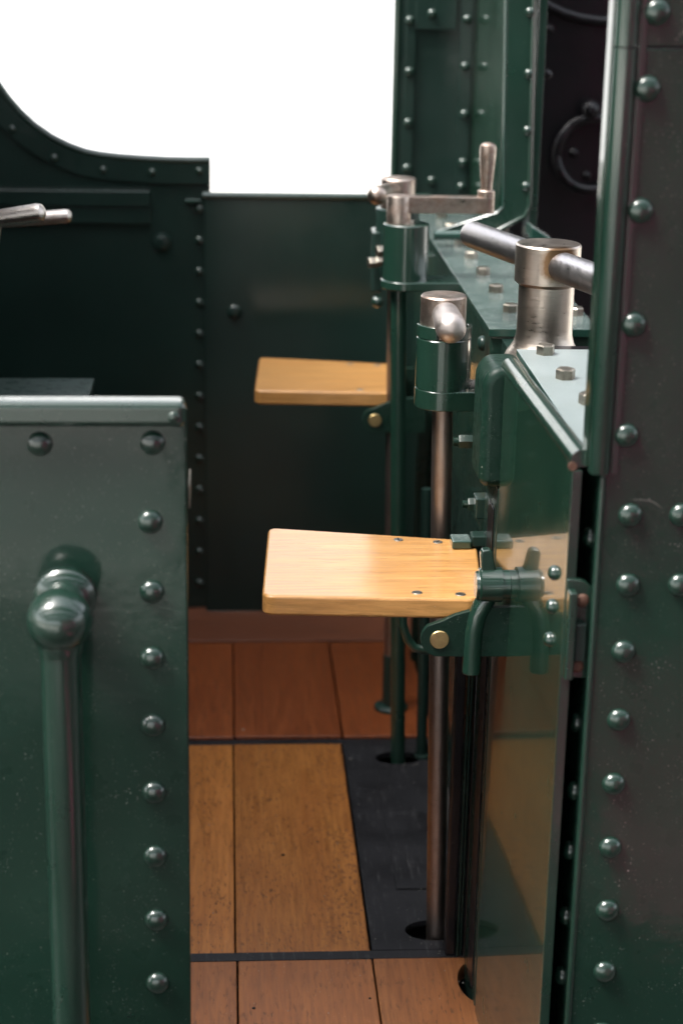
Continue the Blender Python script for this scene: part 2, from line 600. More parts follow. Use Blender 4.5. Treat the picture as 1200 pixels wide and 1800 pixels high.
# right-hand front board with a round bite cut out of its edge beside the splash plate
cx, cy, rr = .475, 2.955, .050
arc = [(cx + rr * math.cos(R(a)) * .9, cy + rr * 1.5 * math.sin(R(a))) for a in range(98, 263, 11)]
MB().prism([(.2781, 2.33), (.475, 2.33), (.475, cy - rr * 1.5)] + list(reversed(arc)) + [(.475, cy + rr * 1.5), (.475, 3.04), (.2781, 3.04)], 'z', -.03, .0015).build('plank', M['plank_front'], fl, .002)
MB().box(-.53, .52, 4.646, 4.96, -.03, .008).build('cross_board', M['plank_cross'], fl, .004)
# dark strips that lie across between the rows of boards
MB().box(-.53, .50, 3.0425, 3.0705, -.03, .0005).build('joint_strip', M['lino'], fl, .001)
MB().box(-.53, .50, 4.0015, 4.031, -.03, -.002).build('joint_strip', M['lino'], fl, .001)
# black rubber plate with the rod holes


def oval(x, y, rx, ry, n=28):
    return [(x + rx * math.cos(2 * PI * i / n), y + ry * math.sin(2 * PI * i / n)) for i in range(n)]


MB().holed([(.2795, 3.0725), (.475, 3.0725), (.475, 3.9995), (.2795, 3.9995)],
           [oval(.404, 3.142, .056, .038), oval(.404, 3.918, .052, .034)], 'z', -.012, .0).build('rubber_plate', M['lino'], fl)
# raised inner strip of the rubber plate
MB().prism([(.345, 3.30), (.47, 3.30), (.47, 3.86), (.345, 3.86)], 'z', .0005, .0035).build('rubber_strip', M['lino'], fl, .001)

# crumbs of coal and grit lying on the rubber plate and boards
g = MB()
rng = random.Random(3)
for i in range(420):
    if i < 300:
        x, y = .455 - abs(rng.gauss(0, .045)), rng.uniform(3.05, 3.98)
    else:
        x, y = rng.uniform(-.06, .44), rng.uniform(2.75, 4.6)
    if ((x - .404) / .056) ** 2 + ((y - 3.142) / .038) ** 2 < 1.1 or ((x - .404) / .052) ** 2 + ((y - 3.918) / .034) ** 2 < 1.1:
        continue
    q = rng.uniform(.0006, .0016) * (2.2 if rng.random() < .04 else 1)
    z = .0045 if y > 4.03 else .0005 if 3.04 < y else .0016
    g.dome((x, y, z), (rng.gauss(0, .2), rng.gauss(0, .2), 1), q, q * 1.2, 5, 2)
o = g.build('grit', M['grit'], fl, smooth=0)
o['kind'] = 'stuff'
g = MB()
for x, y in ((.262, 2.905), (.12, 3.45), (.21, 2.80), (.05, 2.88)):
    g.dome((x, y, .001), (0, .2, 1), rng.uniform(.0025, .0045), .003, 6, 2)
o = g.build('coal_crumbs', M['pit'], fl, smooth=0)
o['kind'] = 'stuff'

# ================================================================== NEAR CAB SIDE PANEL (left foreground)
cp = thing('cab_side_panel', 'riveted green cab side panel with handrail in the left foreground', 'side panel', (-.05, YN, -.1))
MB().box(-1.5, -.050, YN, YN + .012, -.5, 1.272).build('plate', M['green_flat'], cp, .003)
zc = at(200, 722, Y=YN)[2]
zt_ = at(200, 700, Y=YN)[2]
MB().box(-1.5, -.0515, YN - .0225, YN + .018, zt_ - .0335, zt_).build('edge_beading', M['green'], cp, .009, 4)
MB().dome((-.066, YN - .0222, zt_ - .019), (0, -1, 0), .0075, .004).build('beading_rivet', M['green'], cp)
NR = [(70, 780), (268, 778), (264, 917), (267, 1040), (268, 1157), (269, 1275), (271, 1393), (273, 1505), (275, 1617), (277, 1728), (279, 1840), (-130, 782)]
spread('rivet', rivet_mb(.0165, .0115), M['green'], cp, [(at(px, py, Y=YN), (0, -1, 0)) for px, py in NR])
hr = bpy.data.objects.new('handrail', None)
C.objects.link(hr)
hr.parent = cp
hb = at(105, 1090, Y=YN - .087)
b = MB()
b.lathe((hb.x, YN - .0005, hb.z), (0, -1, 0), [(0, .041), (.010, .041), (.016, .036), (.020, .028), (.030, .0265), (.05, .026), (.087, .027)], 32)
b.build('stanchion', M['green'], hr)
MB().ball(hb, .0425, 36).build('knob', M['green'], hr)
MB().cyl((hb.x, hb.y, -.4), (hb.x, hb.y, hb.z - .03), .0262, n=32).build('bar', M['green'], hr)
b = MB()
b.lathe((hb.x, hb.y, hb.z - .041), (0, 0, 1), [(-.004, .0275), (.004, .0290), (.012, .0290)], 32)
b.build('neck', M['green'], hr)
lt = at(328, 838, Y=YN + .10)
MB().box(-.049, lt.x + .006, YN + .02, YN + .10, lt.z - .02, lt.z + .012).build('latch', M['bolt'], cp, .003)

# ================================================================== RIGHT PILLAR (tender side, right foreground)
tp = thing('tender_side_panel', 'tall riveted green tender side panel in the right foreground', 'side panel', (.5, YN, -.1))
XL = .497
zs = at(1100, 82, Y=YN)[2]
MB().box(XL, 1.6, YN, YN + .012, -.5, zs - .0012).build('plate', M['green_flat'], tp, .002)
MB().box(XL, 1.6, YN - .001, YN + .012, zs + .0012, 3.2).build('upper_plate', M['green_flat'], tp, .002)
PR = [(1137, 155), (1125, 370), (1113, 570), (1100, 765), (1107, 905), (1103, 1028), (1095, 1145), (1087, 1265), (1078, 1378), (1072, 1490), (1067, 1600), (1062, 1708), (1057, 1815), (1197, 905), (1194, 1028)]
spread('rivet', rivet_mb(.0165, .0115), M['green'], tp, [(at(px, py, Y=YN), (0, -1, 0)) for px, py in PR] + [(at(1155, 20, Y=YN - .001), (0, -1, 0))])
# half-round beading that ends just above the gap
zb0 = at(1045, 832, Y=YN)[2]
b = MB()
b.lathe((XL - .0045, YN + .002, zb0), (0, 0, 1), [(0, .013), (.004, .0145), (zs - zb0 - .001, .0145)], 24)
b.build('beading', M['green'], tp)
MB().cyl((XL - .0045, YN + .002, zs + .001), (XL - .0045, YN + .002, 3.2), .0145).build('upper_beading', M['green'], tp)
MB().box(XL + .012, XL + .020, YN - .003, YN - .0005, zb0, 3.2).build('beading_strip', M['green'], tp, .001)
MB().cyl((XL + .0015, YN + .001, -.5), (XL + .0015, YN + .001, zb0 - .006), .0045).build('corner_bead', M['green'], tp)
# side flange going back from the corner
MB().box(XL + .002, XL + .012, YN + .0125, YN + .125, -.5, zb0 - .004).build('side_flange', M['green_soft'], tp, .001)
MB().box(XL - .0195, XL - .004, YN + .0165, YN + .046, zb0 + .004, 3.2).build('upper_flange', M['green_mirror'], tp, .001)
SR = [(1035, 945), (1012, 1270), (1008, 1390), (1000, 1495), (993, 1610), (986, 1715)]
spread('flange_rivet', rivet_mb(.0145, .010), M['green'], tp, [(at(px, py, X=XL), (-1, 0, 0)) for px, py in SR])

# the catch across the dark gap
ct = thing('door_catch', 'small green catch with rusty screws bridging the dark gap', 'catch', (.475, 2.32, .85))
zt, zl = at(1010, 1015, Y=2.325)[2], at(1010, 1188, Y=2.325)[2]
x0, x1 = at(990, 1100, Y=2.325)[0], at(1040, 1100, Y=2.325)[0]
poly = [(x0, zl), (x1, zl), (x1, zt - .028)] + [(x1 - .028 + .028 * math.cos(R(a)), zt - .028 + .028 * math.sin(R(a))) for a in range(10, 91, 16)] + [(x0, zt)]
MB().prism(poly, 'y', 2.316, 2.330).build('catch_plate', M['green'], ct, .002)
MB().box(x0, x0 + .012, 2.296, 2.3155, zl + .004, zt - .012).build('rib', M['green'], ct, .003)
spread('screw', rivet_mb(.0095, .005), M['rust'], ct, [((x0 + .022, 2.316, zt - .030), (0, -1, 0)), ((x0 + .020, 2.316, zl + .018), (0, -1, 0))])
MB().box(x0 + .013, x0 + .028, 2.302, 2.3155, zl + .03, zt - .06).build('tongue', M['green_dark'], ct, .002)

# ================================================================== POLISHED SPLASH PLATE
XP = .454
sp = thing('splash_plate', 'polished green steel plate with pale top beading, mirroring seat and floor', 'plate', (XP, 2.65, 0))
MB().box(XP, XP + .011, 2.330, 2.857, -.3, 1.188).build('plate', M['green_mirror'], sp, .0008)
b = MB()
n = 14
prof = [(XP + .011 + .0155 * math.cos(R(a)), 1.194 + .0145 * math.sin(R(a))) for a in range(-40, 221, 20)]
b.prism(prof, 'y', 2.324, 2.866)
b.build('top_beading', M['green'], sp)
MB().cyl((XP - .002, 2.3235, 1.186), (XP - .002, 2.321, 1.186), .006).build('rusty_hole', M['rust'], sp)
PRV = [(966, 1007), (962, 1066), (958, 1124)]
spread('rivet', rivet_mb(.011, .010), M['green'], sp, [(at(px, py, X=XP), (-1, 0, 0)) for px, py in PRV])
MB().box(XP - .002, XP + .012, 2.321, 2.3295, -.3, 1.180).build('edge_strip', M['green'], sp, .001)
# near-black sheet stands in for the shade in the gap between plate and pillar
MB().box(.5135, .53, 2.44, 3.05, -.5, 1.14).build('gap_shade', M['pit'], sp)
sp.rotation_euler.z = R(1.6)              # the plate is set slightly askew to the tender front

# rounded corner post at the far edge of the splash plate
po = thing('corner_post', 'round topped green corner post at the far edge of the splash plate', 'post', (.45, 2.98, 0))
b = MB()
x0, x1, y0, y1 = at(849, 700, Y=2.87)[0], .484, 2.872, 2.99
prof = []
zt = at(880, 640, Y=2.90)[2]
for i in range(9):
    a = PI / 2 * i / 8
    prof.append((x0 + .030 - .030 * math.cos(a), zt - .036 + .036 * math.sin(a)))
b.prism([(x0, .985)] + prof + [(x1 + .006, zt), (x1 + .006, .985)], 'y', y0, y1)
b.build('post_cap', M['green_soft'], po, .017, 5)
MB().box(.4490, .4775, y0 + .002, y1 + .030, -.25, .9845).build('post_leg', M['green_dark'], po, .003)
MB().box(.4465, .4487, y0 + .030, y1 - .030, .02, .94).build('recess_shade', M['black'], po, .0006)  # black strip laid on the post in place of a dark recess

# ================================================================== TENDER BULKHEAD
tb = thing('tender_bulkhead', 'dark green tender front wall behind the rods and seats', 'bulkhead', (.53, 3.9, 0))
MB().box(.525, .56, 3.055, 4.895, -.3, 1.122).build('wall', M['green_dark'], tb, .002)
MB().box(.495, .5245, 3.33, 3.37, -.3, 1.09).build('angle_iron', M['green'], tb, .003)
MB().box(.49, .5245, 4.50, 4.56, -.3, 1.09).build('angle_iron', M['green'], tb, .003)
MB().box(.4165, .434, 3.046, 3.084, .0015, .735).build('channel', M['black'], tb, .003)
MB().box(.4365, .4405, 3.042, 3.088, .0015, .735).build('channel', M['green_dark'], tb, .001)
MB().box(.470, .520, 3.022, 3.054, -.3, .98).build('channel', M['green_dark'], tb, .002)
MB().box(.4430, .4472, 3.046, 3.090, .0015, .76).build('channel', M['green_dark'], tb, .002)
MB().box(.4495, .4535, 3.034, 3.085, .0015, .66).build('channel', M['black'], tb, .002)
wr = [(px, py) for px, py in ((755, 440), (787, 480), (796, 508), (830, 555))]
spread('rivet', rivet_mb(.013, .010), M['green'], tb, [(at(px, py, X=.525), (-1, 0, 0)) for px, py in wr])
spread('rivet', rivet_mb(.015, .011), M['green_dark'], tb, [(at(848, 603, X=.495), (-1, 0, 0))])
MB().box(.4925, .4948, 3.335, 3.349, .93, 1.04).build('bare_patch', M['ochre'], tb)
MB().box(.4925, .4948, 3.352, 3.362, .93, 1.03).build('bare_patch', M['ochre'], tb)

# ================================================================== TOOLBOXES
bx = thing('toolbox', 'long low green toolbox with a dusty lid and a row of hex bolts', 'toolbox', (.6, 3.9, 0))
MB().box(.5, .712, 3.398, 4.86, 1.1255, 1.1415).build('lid', M['green_dusty'], bx, .0015)
MB().box(.5045, .705, 3.404, 4.85, .72, 1.125).build('chest', M['green'], bx, .003)
BP = [(.564, 3.56 + .2025 * i) for i in range(7)] + [(.690, 3.53 + .2025 * i) for i in range(7)]
spread('bolt', hex_mb(.0155, .0165), M['bolt'], bx, [((x, y, 1.1415), (0, 0, 1)) for x, y in BP])

lb = thing('locker', 'near green locker under a bright lid with two hex bolts', 'locker', (.6, 2.7, 0))
MB().box(.4825, .90, 2.395, 2.962, 1.190, 1.201).build('lid', M['green_sheen'], lb, .0015)
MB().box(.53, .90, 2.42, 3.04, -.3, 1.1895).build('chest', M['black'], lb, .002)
spread('bolt', hex_mb(.0155, .0165), M['bolt'], lb, [(at(958, 622, Z=1.201), (0, 0, 1)), (at(993, 665, Z=1.201), (0, 0, 1)), ((.535, 2.60, 1.201), (0, 0, 1))])

# ================================================================== BIG STEEL COLUMN WITH CROSS BAR
YC = 3.20
bc = thing('handbrake_column', 'thick turned steel column with a grey cross bar handle', 'column', (.572, YC, 0))
zt, zn, zf = at(962, 427, Y=YC)[2], at(962, 497, Y=YC)[2], at(962, 612, Y=YC)[2]
xc = .570
b = MB()
b.lathe((xc, YC, zf - .30), (0, 0, 1), [(0, .070), (.285, .070), (.294, .066), (.302, .060), (.312, .054), (.325, .0505), (.34, .0495), (zn - zf + .297, .0495), (zn - zf + .30, .053)], 48)
b.build('shaft', M['steel_turned'], bc)
b = MB()
b.lathe((xc, YC, zn), (0, 0, 1), [(0, .0535), (.004, .0580), (zt - zn - .003, .0580), (zt - zn, .0555)], 48)
b.build('hub', M['steel_turned'], bc)
zb = at(950, 458, Y=YC)[2] - .002
d = Vector((.152, -.434, 0)).normalized()
d = (at(1040, 484, Z=zb) - at(830, 408, Z=zb))
d.z = 0
d.normalize()
pc = Vector((xc, YC, zb))
b = MB()
b.lathe(pc - d * .33, d, [(0, .004), (.003, .014), (.008, .020), (.016, .0242), (.026, .0255), (.60, .0270), (.61, .024), (.618, .015), (.62, .004)], 32)
b.build('cross_bar', M['steel_grey'], bc)

# ================================================================== ROD COLUMNS
def lean(foot_x, top_x, z, zt=1.08):
    return foot_x + (top_x - foot_x) * z / zt


YA = 3.133
c1 = thing('scoop_column', 'near slim column with short round handle over a jawed green socket', 'column', (.40, YA, 0))
MB().cyl((.413, YA, -.25), (.383, YA, 1.08), .0185, n=32).build('rod', M['steel_pole'], c1)
b = MB()
b.lathe((.382, YA, 1.095), (0, 0, 1), [(0, .0485), (.088, .0485), (.090, .047)], 40)
b.build('socket', M['green'], c1, .0)
# jaws round the handle: two blocks of the socket wall standing up beside the slot
def jaw(a0, a1, z0, z1):
    q = MB()
    outer = [(.382 + .0485 * math.cos(R(a)), YA + .0485 * math.sin(R(a))) for a in range(a0, a1 + 1, 5)]
    inner = [(.382 + .0408 * math.cos(R(a)), YA + .0408 * math.sin(R(a))) for a in range(a1, a0 - 1, -5)]
    q.prism(outer + inner, 'z', z0, z1)
    return q


jaw(178, 252, 1.1853, 1.208).build('jaw', M['green'], c1, .0015)
jaw(300, 372, 1.1853, 1.206).build('jaw', M['green'], c1, .0015)
poly = [(.482, YA - .045), (.482, YA + .045)] + [(.382 + .0492 * math.cos(R(a)), YA + .0492 * math.sin(R(a))) for a in range(70, 291, 10)]
MB().prism(poly, 'z', 1.060, 1.0948).build('bracket', M['green'], c1, .0025)
MB().prism([(YA - .04, 1.0595), (YA + .04, 1.0595), (YA + .04, .97), (YA + .02, .95), (YA - .02, .95), (YA - .04, .97)], 'x', .455, .482).build('bracket_foot', M['green'], c1, .006)
b = MB()
b.lathe((.379, YA, 1.186), (0, 0, 1), [(0, .0400), (.0695, .0400), (.0725, .0375)], 40)
b.build('hub', M['steel_worn'], c1)
tip = at(793, 578, Y=YA - .125)
d = (tip - Vector((.379, YA, 1.232)))
L = d.length
b = MB()
b.lathe((.379, YA, 1.232), d, [(.015, .0225), (.05, .0240), (L - .012, .0262), (L, .0252), (L + .009, .0205), (L + .015, .012), (L + .0175, .002)], 28)
b.build('handle', M['steel_soft'], c1)
g = MB()
for i in range(260):
    x, y = random.gauss(.448, .012), YA + random.gauss(0, .022)
    if (x - .382) ** 2 + (y - YA) ** 2 < .051 ** 2 or x > .48 or abs(y - YA) > .04:
        continue
    s = random.uniform(.001, .003)
    g.box(x - s, x + s, y - s, y + s, 1.0945, 1.0955 + s)
o = g.build('coal_grit', M['grit'], c1, smooth=0)
o['kind'] = 'stuff'

YB = 3.91
c2 = thing('crank_column', 'green column carrying a long steel crank with upright worn grip', 'column', (.40, YB, 0))
MB().cyl((.410, YB, -.25), (.373, YB, 1.13), .0172, n=28).build('rod', M['green'], c2)
b = MB()
b.lathe((.387, YB, 1.128), (0, 0, 1), [(0, .049), (.131, .049), (.1335, .0465)], 40)
b.build('socket', M['green'], c2)
poly = [(.52, YB - .045), (.52, YB + .045)] + [(.387 + .053 * math.cos(R(a)), YB + .053 * math.sin(R(a))) for a in range(70, 291, 10)]
MB().prism(poly, 'z', 1.122, 1.141).build('bracket', M['green'], c2, .003)
b = MB()
b.lathe((.370, YB, 1.258), (0, 0, 1), [(0, .0262), (.060, .0262), (.062, .025)], 36)
b.build('hub', M['steel_worn'], c2)
xe = .556
zc0, zc1 = 1.284, 1.3195
b = MB()
arm = [(xe + .0185 * math.cos(R(a)), YB + .0185 * math.sin(R(a))) for a in range(-90, 91, 15)]
arm += [(.388, YB + .017), (.370, YB + .026)] + [(.370 + .0262 * math.cos(R(a)), YB + .0262 * math.sin(R(a))) for a in range(100, 261, 16)] + [(.370, YB - .026), (.388, YB - .017)]
b.prism(arm, 'z', zc0, zc1)
b.build('crank_arm', M['steel_worn'], c2, .0022)
b = MB()
b.lathe((xe, YB, zc1), (0, 0, 1), [(0, .0185), (.012, .0185), (.014, .0165), (.0145, .0125), (.03, .0130), (.085, .0175), (.100, .0182), (.108, .0165), (.113, .011), (.1145, .003)], 32)
b.build('grip', M['steel_worn'], c2)

YD = 4.195
c3 = thing('far_rod_column', 'farthest slim column with round hub and ball ended handle', 'column', (.40, YD, 0))
MB().cyl((.412, YD, 0.01), (.392, YD, 1.24), .0195, n=28).build('rod', M['steel_pole'], c3)
MB().cyl((.412, YD, .006), (.4105, YD, .15), .0225, n=24).build('rod_sleeve', M['green_dark'], c3)
MB().lathe((.412, YD, .002), (0, 0, 1), [(0, .042), (.010, .042), (.014, .034), (.016, .026)], 28).build('foot_flange', M['green_dark'], c3)
b = MB()
b.lathe((.394, YD, 1.10), (0, 0, 1), [(0, .050), (.150, .050), (.152, .047)], 36)
b.build('socket', M['green_dark'], c3)
b = MB()
b.lathe((.394, YD, 1.253), (0, 0, 1), [(0, .040), (.064, .040), (.067, .0375)], 36)
b.build('hub', M['steel_worn'], c3)
tip = at(663, 342, Y=YD - .14)
d = tip - Vector((.394, YD, 1.297))
L = d.length
b = MB()
b.lathe((.394, YD, 1.297), d, [(.015, .0170), (L - .03, .0185)] + [(L - .022 + .0 + .0225 * (1 - math.cos(PI * i / 10)), max(.0225 * math.sin(PI * i / 10), .0185 if i < 3 else .001)) for i in range(1, 11)], 24)
b.build('handle', M['steel_worn'], c3)

b = MB()
q = at(662, 500, Y=YD - .02)
b.box(q.x - .012, .36, YD - .03, YD + .05, 1.06, 1.20)
b.build('side_bracket', M['green_dark'], c3, .006)
spread('nut', hex_mb(.013, .020), M['bolt'], c3, [(at(676, 440, Y=YD - .05), (-1, -.3, 0)), (at(674, 459, Y=YD - .05), (-1, -.3, 0)), (at(662, 461, Y=YD - .05), (-1, -.3, 0))])
spread('bolt', rivet_mb(.014, .014), M['green'], c3, [(at(663, 530, Y=YD - .03), (-.3, -1, .2))])

# extra green rod and bent guard beside the poles
gp = thing('drain_rod', 'thin dark green rod standing between the brake rods', 'rod', (.46, 3.92, 0))
MB().cyl((.463, 3.925, -.2), (.452, 3.93, .66), .0125, n=20).build('rod', M['green_dark'], gp)
MB().lathe((.463, 3.925, .0), (0, 0, 1), [(0, .020), (.006, .020), (.008, .013)], 20).build('collar', M['green_dark'], gp)
gd = thing('bent_guard', 'bent green bar looping down under the near wooden seat', 'guard', (.36, 3.25, .7))
MB().tube([at(706, 1040, Y=3.3), at(708, 1098, Y=3.3), at(716, 1124, Y=3.3), at(728, 1139, Y=3.3), at(745, 1143, Y=3.3), at(800, 1141, Y=3.3), at(850, 1139, Y=3.3)], .0085, 14).build('bar', M['green'], gd)

# nuts and small brackets on the wall right of the near rod
nb = thing('pipe_clip', 'small dusty green clip with square nuts beside the near rod', 'clip', (.47, 3.12, .9))
MB().box(.462, .486, 3.06, 3.11, .70, .93).build('clip_plate', M['green_dark'], nb, .003)
for px, py, r in ((812, 776, .0135), (828, 886, .0125)):
    p = at(px, py, Y=3.07)
    b = MB()
    b.lathe((p.x + .018, 3.07, p.z), (-1, 0, 0), [(0, r), (.022, r), (.025, r * .85)], 6)
    b.lathe((p.x - .004, 3.07, p.z), (-1, 0, 0), [(0, r * .55), (.012, r * .55)], 12)
    b.build('nut', M['green_soft'], nb)
p = at(840, 880, Y=3.05)
MB().box(p.x - .006, p.x + .02, 3.035, 3.075, p.z - .03, p.z + .008).build('lug', M['green_dark'], nb, .003)

# ================================================================== SEATS
def seat_outline(pts, r=.014, n=5):
    """rounded polygon"""
    out = []
    N = len(pts)
    for i, p in enumerate(pts):
        p = Vector(p)
        a = (Vector(pts[i - 1]) - p).normalized()
        c = (Vector(pts[(i + 1) % N]) - p).normalized()
        rad = r[i] if isinstance(r, (list, tuple)) else r
        for j in range(n + 1):
            t = j / n
            q = (p + a * rad) * (1 - t) ** 2 + p * 2 * t * (1 - t) + (p + c * rad) * t ** 2
            out.append((q.x, q.y))
    return out


ZS = .84


def make_seat():
    s = thing('tip_up_seat', 'near honey coloured wooden tip-up seat beside the polished plate', 'seat', (.40, 2.78, ZS), 'tip-up wooden seats')
    out = seat_outline([(.058, 2.762), (.394, 2.742), (.415, 2.758), (.437, 3.000), (.426, 3.040), (.076, 3.112)], [.022, .008, .01, .01, .008, .02])
    b = MB()
    b.prism(out, 'z', ZS - .035, ZS)
    b.build('seat_board', M['seat_wood'], s, .0055, 3)
    b = MB()
    b.prism([(.33, 2.765), (.42, 2.765), (.42, 2.99), (.33, 2.99)], 'z', ZS - .042, ZS - .0355)
    b.build('hinge_leaf', M['brass'], s, .001)
    for (x, y) in [(at(px, py, Z=ZS).x, at(px, py, Z=ZS).y) for px, py in ((700, 949), (769, 953), (733, 1042), (809, 1045))]:
        q = MB()
        q.lathe((x, y, ZS - .0022), (0, 0, 1), [(0, .0088), (.0026, .0088), (.0032, .0080)], 20)
        sc = q.build('screw', M['bolt'], s)
        a = random.uniform(0, 3)
        c_, s_ = math.cos(a) * .0075, math.sin(a) * .0075
        w_, z_ = .0011, ZS + .00105
        q = MB()
        q.prism([(x - c_ - s_ * .15, y - s_ + c_ * .15), (x - c_ + s_ * .15, y - s_ - c_ * .15), (x + c_ + s_ * .15, y + s_ - c_ * .15), (x + c_ - s_ * .15, y + s_ + c_ * .15)], 'z', z_, z_ + .0002)
        q.build('slot', M['pit'], sc)
    # quadrant bracket under the near edge, with its brass pin
    def quad(y0, y1, pin):
        zq = ZS - .062
        pl = [(.462, ZS - .093)] + [(.342 + .030 * math.cos(R(a)), zq + .030 * math.sin(R(a))) for a in range(270, 129, -14)]
        pl += [(.345, ZS - .031), (.365, ZS - .021), (.395, ZS - .012), (.425, ZS - .008), (.462, ZS - .008)]
        q = MB()
        q.prism(pl, 'y', y0, y1)
        br = q.build('bracket', M['green_soft'], s, .0012)
        q = MB()
        q.lathe((.342, y0 + .001, zq), (0, -1, 0), [(0, .0155), (.003, .0155), (.0042, .0145)], 28)
        q.build('pin', M['brass'], br)
    quad(2.724, 2.735, 1)
    quad(3.03, 3.04, 1)
    return s


seat1 = make_seat()
# the cleat that holds the far corner of the near seat
cl = thing('seat_cleat', 'small dusty green block at the far corner of the near seat', 'cleat', (.43, 3.06, ZS))
a0, a1 = at(792, 940, Y=3.01), at(826, 940, Y=3.01)
MB().box(a0.x, a1.x, 2.985, 3.026, ZS + .0005, ZS + .016).build('block', M['green_dusty'], cl, .003)
MB().box(a1.x + .0005, .47, 2.992, 3.024, ZS + .002, ZS + .022).build('arm', M['green_dark'], cl, .003)

def copy_tree(o, parent=None):
    c = o.copy()
    C.objects.link(c)
    c.parent = parent
    for ch in list(o.children):
        copy_tree(ch, c)
    return c


seat2 = copy_tree(seat1)
seat2.location = (.410, 2.78 + 1.45, ZS - .024)
seat2['label'] = 'far wooden tip-up seat against the dark cab door'

# ================================================================== HINGE FITTING on the splash plate
hf = thing('seat_pivot', 'green pivot boss with upright lug and curved leg on polished plate', 'pivot', (XP, 2.74, .83))
XP = .4524
yb = 2.735
zb_ = at(860, 1028, Y=yb)[2]
b = MB()
b.lathe((XP - .0006, yb, zb_), (-1, 0, 0), [(0, .0240), (.012, .0240), (.0125, .0285), (.0465, .0285), (.049, .0265), (.0492, .0225), (.054, .0215), (.0545, .003)], 36)
b.build('boss', M['green'], hf)
b = MB()
xl = XP - .046
b.prism([(xl, zb_ + .018), (xl + .036, zb_ + .018), (xl + .022, zb_ + .029), (xl + .016, zb_ + .058), (xl + .010, zb_ + .062), (xl - .001, zb_ + .060), (xl - .003, zb_ + .052)], 'y', yb - .008, yb + .010)
b.build('lug', M['green'], hf, .003)
pts = [(XP - .028, yb, zb_ - .010), (XP - .040, yb - .004, zb_ - .028), (XP - .050, yb - .006, zb_ - .048), (XP - .055, yb - .006, zb_ - .075), (XP - .056, yb - .006, zb_ - .11), (XP - .056, yb - .006, zb_ - .150)]
b = MB()
b.tube(pts, [.016, .0158, .0155, .0150, .0150, .0150], 24)
b.build('leg', M['green'], hf, .003)

# ================================================================== FAR CAB SIDE PANEL (with cut-out)
fp = thing('far_cab_side', 'far dark green cab side with curved cut-out and riveted rim', 'side panel', (-.3, YF, 0))
cut = [(370, 281), (330, 281), (290, 280), (250, 278), (210, 275), (175, 271), (150, 266), (120, 255), (90, 240), (60, 219), (35, 196), (14, 172), (-10, 138), (-30, 100), (-45, 40), (-50, -60)]
cp_ = [at(x, y, Y=YF) for x, y in cut]
outl = [(p.x, p.z) for p in cp_]
MB().prism([(-1.6, -.3), (-.052, -.3), (outl[0][0], outl[0][1] - .02)] + outl + [(outl[-1][0], 2.5), (-1.6, 2.5)], 'y', YF, YF + .012).build('plate', M['green_dark'], fp, .001)
# rim band that follows the cut-out
def offset(poly, d):
    out = []
    for i, p in enumerate(poly):
        a = Vector(poly[max(i - 1, 0)])
        c = Vector(poly[min(i + 1, len(poly) - 1)])
        t = (c - a).normalized()
        nrm = Vector((-t.y, t.x))
        out.append((p[0] + nrm.x * d, p[1] + nrm.y * d))
    return out


inn = offset(outl, .062)
if inn[0][1] > outl[0][1]:
    inn = offset(outl, -.062)
inn[0] = (outl[0][0], inn[0][1])
MB().prism(outl + list(reversed(inn)), 'y', YF - .010, YF - .0005).build('rim_band', M['green_dark'], fp, .002)
MB().tube([(x, YF - .002, z) for x, z in outl], .0105, 14).build('rim_beading', M['green'], fp)
mid = []
for px, py in ((350, 300), (267, 302), (181, 298), (95, 277), (21, 226)):
    mid.append((at(px, py, Y=YF - .010), (0, -1, 0)))
spread('rim_rivet', rivet_mb(.010, .007), M['green'], fp, mid)
spread('rivet', rivet_mb(.0115, .009), M['green'], fp, [(at(350 - .25 * i * 0, 367 + 54.8 * i, Y=YF), (0, -1, 0)) for i in range(13)])
p0, p1 = at(-140, 335, Y=YF), at(264, 333, Y=YF)
MB().box(-1.2, p1.x, YF - .028, YF - .0005, at(200, 360, Y=YF)[2], p1.z).build('rail_bar', M['green_dark'], fp, .003)
MB().box(-1.2, p1.x + .002, YF - .020, YF - .0005, at(200, 391, Y=YF)[2], at(200, 361, Y=YF)[2]).build('lower_rail_bar', M['green_dark'], fp, .003)
b = MB().lathe(at(285, 424, Y=YF), (0, -1, 0), [(-.001, .024), (.006, .024), (.012, .021), (.014, .014)], 28)
b.build('boss', M['green_dark'], fp)
p = at(338, 352, Y=YF)
MB().box(p.x - .02, p.x + .02, YF - .012, YF - .0005, p.z - .004, p.z + .004).build('trim', M['green_dusty'], fp, .001)

# ================================================================== FAR DOOR
YDr = YF - .035
dr = thing('cab_door', 'plain dark green door panel behind the far seat', 'door', (.2, YDr, 0))
xl, xr = at(360, 600, Y=YDr)[0], at(696, 600, Y=YDr)[0] + .078
ztop = at(520, 348, Y=YDr)[2]
MB().box(xl, xr, YDr, YDr + .012, .0095, ztop).build('panel', M['green_dark'], dr, .002)
MB().tube([(xl - .004, YDr + .006, ztop + .004), (xr, YDr + .006, ztop + .004)], .0105, 14).build('top_beading', M['green'], dr)
b = MB().lathe(at(412, 548, Y=YDr), (0, -1, 0), [(-.001, .020), (.005, .020), (.009, .017), (.011, .011)], 24)
b.build('boss', M['green_dark'], dr)

